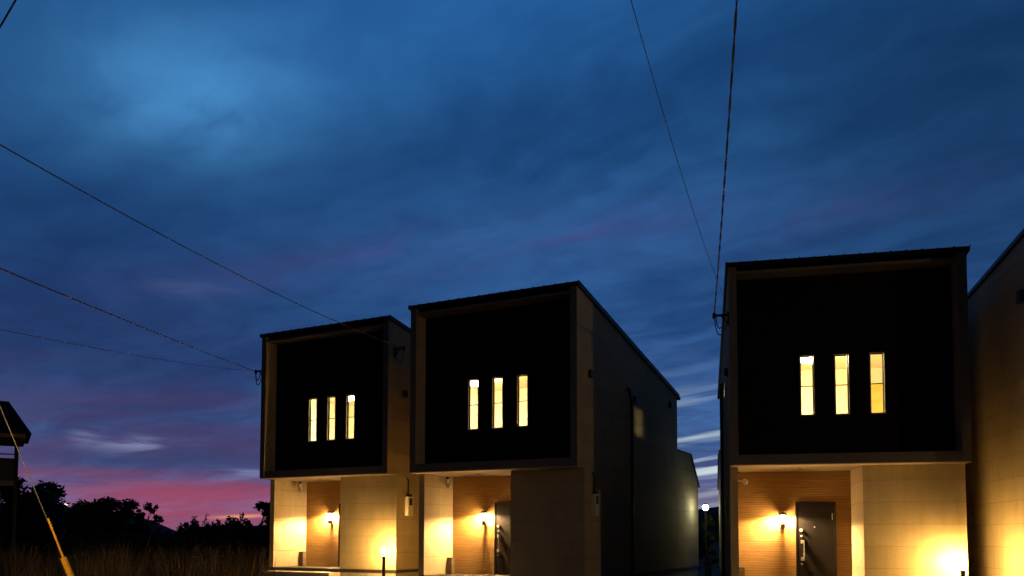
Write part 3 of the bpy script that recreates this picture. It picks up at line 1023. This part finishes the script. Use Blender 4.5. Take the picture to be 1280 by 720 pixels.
def shrub(px, top_y, width_px, depth, label, seed, stems):
    """Bush of many upright leafy shoots, dense below, feathery on top."""
    rnd = random.Random(seed)
    base = at(px, 700, depth)
    h = at(px, top_y, depth).z
    wd = width_px / 1280 / F * depth
    t = thing('shrub', (base.x, base.y, 0), label=label, cat='shrub', group='trees and shrubs behind the field')
    m, c = MB(), MB()
    for k in range(stems):
        a, q = rnd.uniform(0, 6.283), rnd.random() ** 0.5
        foot = Vector((math.cos(a) * q * wd * .36, math.sin(a) * q * wd * .36, 0))
        hh = h * rnd.uniform(0.62, 1.0) * (1 - 0.22 * q) if k else h
        tip = foot + Vector((math.cos(a) * q * wd * .22 + rnd.gauss(0, .08), math.sin(a) * q * wd * .22, hh))
        mid = foot.lerp(tip, .5) + Vector((rnd.gauss(0, .05), rnd.gauss(0, .05), 0))
        m.tube([foot, mid, tip], 0.018, 5, 0.004)
        for _ in range(int(44 * hh)):
            f = rnd.random() ** 0.8
            p = foot.lerp(tip, f) + Vector((rnd.gauss(0, 1), rnd.gauss(0, 1), rnd.gauss(0, .6))) * (0.05 + 0.20 * (1 - f))
            d = Vector((rnd.gauss(0, 1), rnd.gauss(0, 1), abs(rnd.gauss(0.5, .7)))).normalized() * rnd.uniform(.07, .14)
            e = d.cross(Vector((rnd.gauss(0, 1), rnd.gauss(0, 1), rnd.gauss(0, 1)))).normalized() * rnd.uniform(.025, .055)
            c.face([p - d, p + e, p + d, p - e])
    m.build('stem', 'bark', t)
    c.build('foliage', 'leaf', t)
    return t


tree(2, 586, 150, 44, 'broad dark tree beside the veranda house', 1, n=9000, size=0.36)
tree(-60, 575, 120, 50, 'dark tree partly behind the veranda house', 2, n=2600, size=0.34)
tree(100, 624, 60, 60, 'small dark tree right of the broad tree by the old house', 3, n=4000, size=0.3)
tree(140, 621, 74, 74, 'wide rounded dark tree in the middle of the distant treeline', 5, n=6500, size=0.36)
tree(182, 627, 36, 56, 'spiky dark tree at the end of the distant treeline', 8, n=1500, size=0.30, airy=0.8)
for i, (px, ty, wp, D, lab) in enumerate((
        (233, 646, 26, 42, 'low dark shrub where the treeline meets the field shrubs'),
        (250, 643, 22, 40, 'thin upright shrub second in the row along the field'),
        (272, 647, 26, 38, 'feathery shrub in the middle of the row along the field'),
        (291, 642, 24, 40, 'tallest feathery shrub of the row along the field'),
        (308, 650, 24, 37, 'low shrub just before the leafy tree by the left house'),
        (205, 660, 40, 46, 'low spreading bush under the spiky tree'),
        (160, 662, 60, 48, 'low wide bush below the rounded distant tree'),
        (100, 668, 70, 42, 'low bush behind the guy wire'),
        (222, 662, 46, 39, 'dense low bush under the first field shrub'),
        (262, 660, 50, 39.5, 'dense low bush under the feathery shrubs'),
        (300, 660, 46, 36, 'dense low bush before the low field shrub'),
        (322, 656, 40, 35, 'dense bush at the foot of the leafy tree by the left house'),
        (130, 665, 60, 50, 'dense low bush below the wide rounded tree'),
        (60, 660, 80, 43, 'dense bush at the foot of the broad tree'),
        (10, 655, 80, 42, 'dense bush in front of the veranda house tree'))):
    shrub(px, ty, wp, D, lab, 20 + i, 60 if i < 5 else 110)
tree(325, 626, 46, 37, 'leafy dark tree beside the porch of the farthest left box house', 40, n=2600, size=0.24, airy=0.4)
tree(887, 644, 25, 29.4, 'lamp lit tree in the gap between the houses', 41, leaf='leaf_b', n=3400, size=0.13, airy=0.3)
tree(868, 662, 50, 40, 'tree behind the lamp lit one in the gap', 42, n=1500, size=0.2)

# ------------------------------------------------------------------ tall grass field
M['grass'] = leaf_mat('dried tall grass', (0.012, 0.012, 0.006), (0.075, 0.058, 0.022), 0.55)
M['lamplit'] = leaf_mat('pale lamplit grass', (0.20, 0.14, 0.055), (0.46, 0.32, 0.12), 1.5)  # clumps standing in the lamplight get paler colour, brightness painted into the blades
rnd = random.Random(11)
m = MB()
bm = m.b
def blade(x, y, h, w, lean, ang, mi=0):
    d = Vector((math.cos(ang), math.sin(ang), 0))
    s = Vector((-math.sin(ang + rnd.uniform(-1, 1)), math.cos(ang), 0)).normalized() * w
    p0 = Vector((x, y, 0))
    p1 = p0 + d * lean * h * 0.35 + Vector((0, 0, h * 0.6))
    p2 = p0 + d * lean * h + Vector((0, 0, h))
    v = [bm.verts.new(q) for q in (p0 - s, p0 + s, p1 - s * .8, p1 + s * .8, p2)]
    for q in ((v[0], v[1], v[3], v[2]), (v[2], v[3], v[4])):
        bm.faces.new(q).material_index = mi
clumps = []
for _ in range(420):
    y = 9.5 + 30 * rnd.random() ** 1.3
    x = (rnd.uniform(-60, 335) - 640) / 1280 / F * y
    clumps.append((x, y, rnd.choice((0.6, 0.75, 0.9, 1.1, 1.35)) * rnd.uniform(0.85, 1.15)))
for px, y, hh in ((133, 11.5, 1.40), (139, 11.7, 1.32), (145, 11.9, 1.36), (128, 12.2, 1.2), (226, 12.5, 1.34), (232, 12.8, 1.28), (240, 13.0, 1.2), (105, 12.0, 1.3), (112, 12.2, 1.25), (265, 13.5, 1.1), (60, 12.2, 1.3), (20, 12.5, 1.35), (35, 12.5, 1.3), (165, 13, 1.15), (178, 13, 1.1), (290, 16, 1.0)):
    clumps.append(((px - 640) / 1280 / F * y, y, hh))
for ci, (cx, cy, hh) in enumerate(clumps):
    lamplit = 1 if ci >= 420 else 0  # hand-placed clumps take the colour with the lamplight painted in
    for _ in range(130 if lamplit else 64):
        a = rnd.uniform(0, 2 * math.pi)
        r = abs(rnd.gauss(0, 0.16))
        blade(cx + r * math.cos(a), cy + r * math.sin(a), hh * rnd.uniform(0.45, 1.1), rnd.uniform(0.003, 0.0065), rnd.uniform(0.05, 0.35), a + rnd.uniform(-.6, .6), lamplit if rnd.random() < .8 else 1 - lamplit * 1 if rnd.random() < .15 else lamplit)
for _ in range(14000):
    y = 10 + 34 * rnd.random()
    x = (rnd.uniform(-60, 335) - 640) / 1280 / F * y
    blade(x, y, rnd.uniform(0.25, 0.75), 0.006, rnd.uniform(0.1, 0.6), rnd.uniform(0, 6.3))
tg = m.build('tall_grass', 'grass')
tg.data.materials.append(M['lamplit'])
tag(tg, 'dried tall grass covering the dark field beside the houses', 'grass', kind='stuff')

# a few taller weeds with branching heads, each on its own
M['weed'] = leaf_mat('yellow weed', (0.16, 0.15, 0.05), (0.30, 0.26, 0.09))
for i, (px, y, h) in enumerate(((268, 15.0, 1.28), (250, 15.5, 1.10), (235, 14.5, 0.98), (208, 14.0, 1.05), (163, 13.0, 0.98))):
    t = MB()
    x = (px - 640) / 1280 / F * y
    t.tube([(0, 0, 0), (0.02, 0, h * .5), (0.05, 0.01, h)], 0.008, 5, 0.003)
    for k in range(9):
        z = h * (0.45 + 0.06 * k)
        a = rnd.uniform(0, 6.3)
        L = 0.22 * (1.2 - 0.09 * k)
        q = Vector((0.02 + math.cos(a) * L, math.sin(a) * L, z + L * .6))
        t.tube([(0.02, 0, z), q], 0.004, 4, 0.002)
        for _ in range(7):
            c = q + Vector((rnd.gauss(0, .03), rnd.gauss(0, .03), rnd.gauss(0, .03)))
            d = Vector((rnd.gauss(0, 1), rnd.gauss(0, 1), rnd.gauss(0, 1))).normalized() * 0.025
            e = d.cross(Vector((0.3, 1, 0.2))).normalized() * 0.012
            t.face([c - d, c + e, c + d, c - e])
    o = t.build('weed', 'weed')
    o.location = (x, y, 0)
    tag(o, ('tallest yellowish branching weed in the grass field near the left house',
            'yellowish weed just left of the tallest weed', 'middle yellowish weed of the five in the grass field',
            'yellowish weed second from the guy wire', 'yellowish weed nearest the guy wire')[i], 'weed', 'weeds in the grass field')

# far lamp among the trees
p = at(82, 631, 58)
fl = thing('distant_lamp', (p.x, p.y, 0), label='tiny distant lamp glimmering before the dark treeline', cat='street lamp')
MB().tube([(0, 0, 0), (0, 0, p.z - .1)], 0.05, 8).build('pole', 'pole', fl)
MB().lathe([(0.04, p.z - .09), (0.12, p.z), (0.04, p.z + .09)], 0, 0, 12).build('lamp_glass', 'lamp_far', fl)
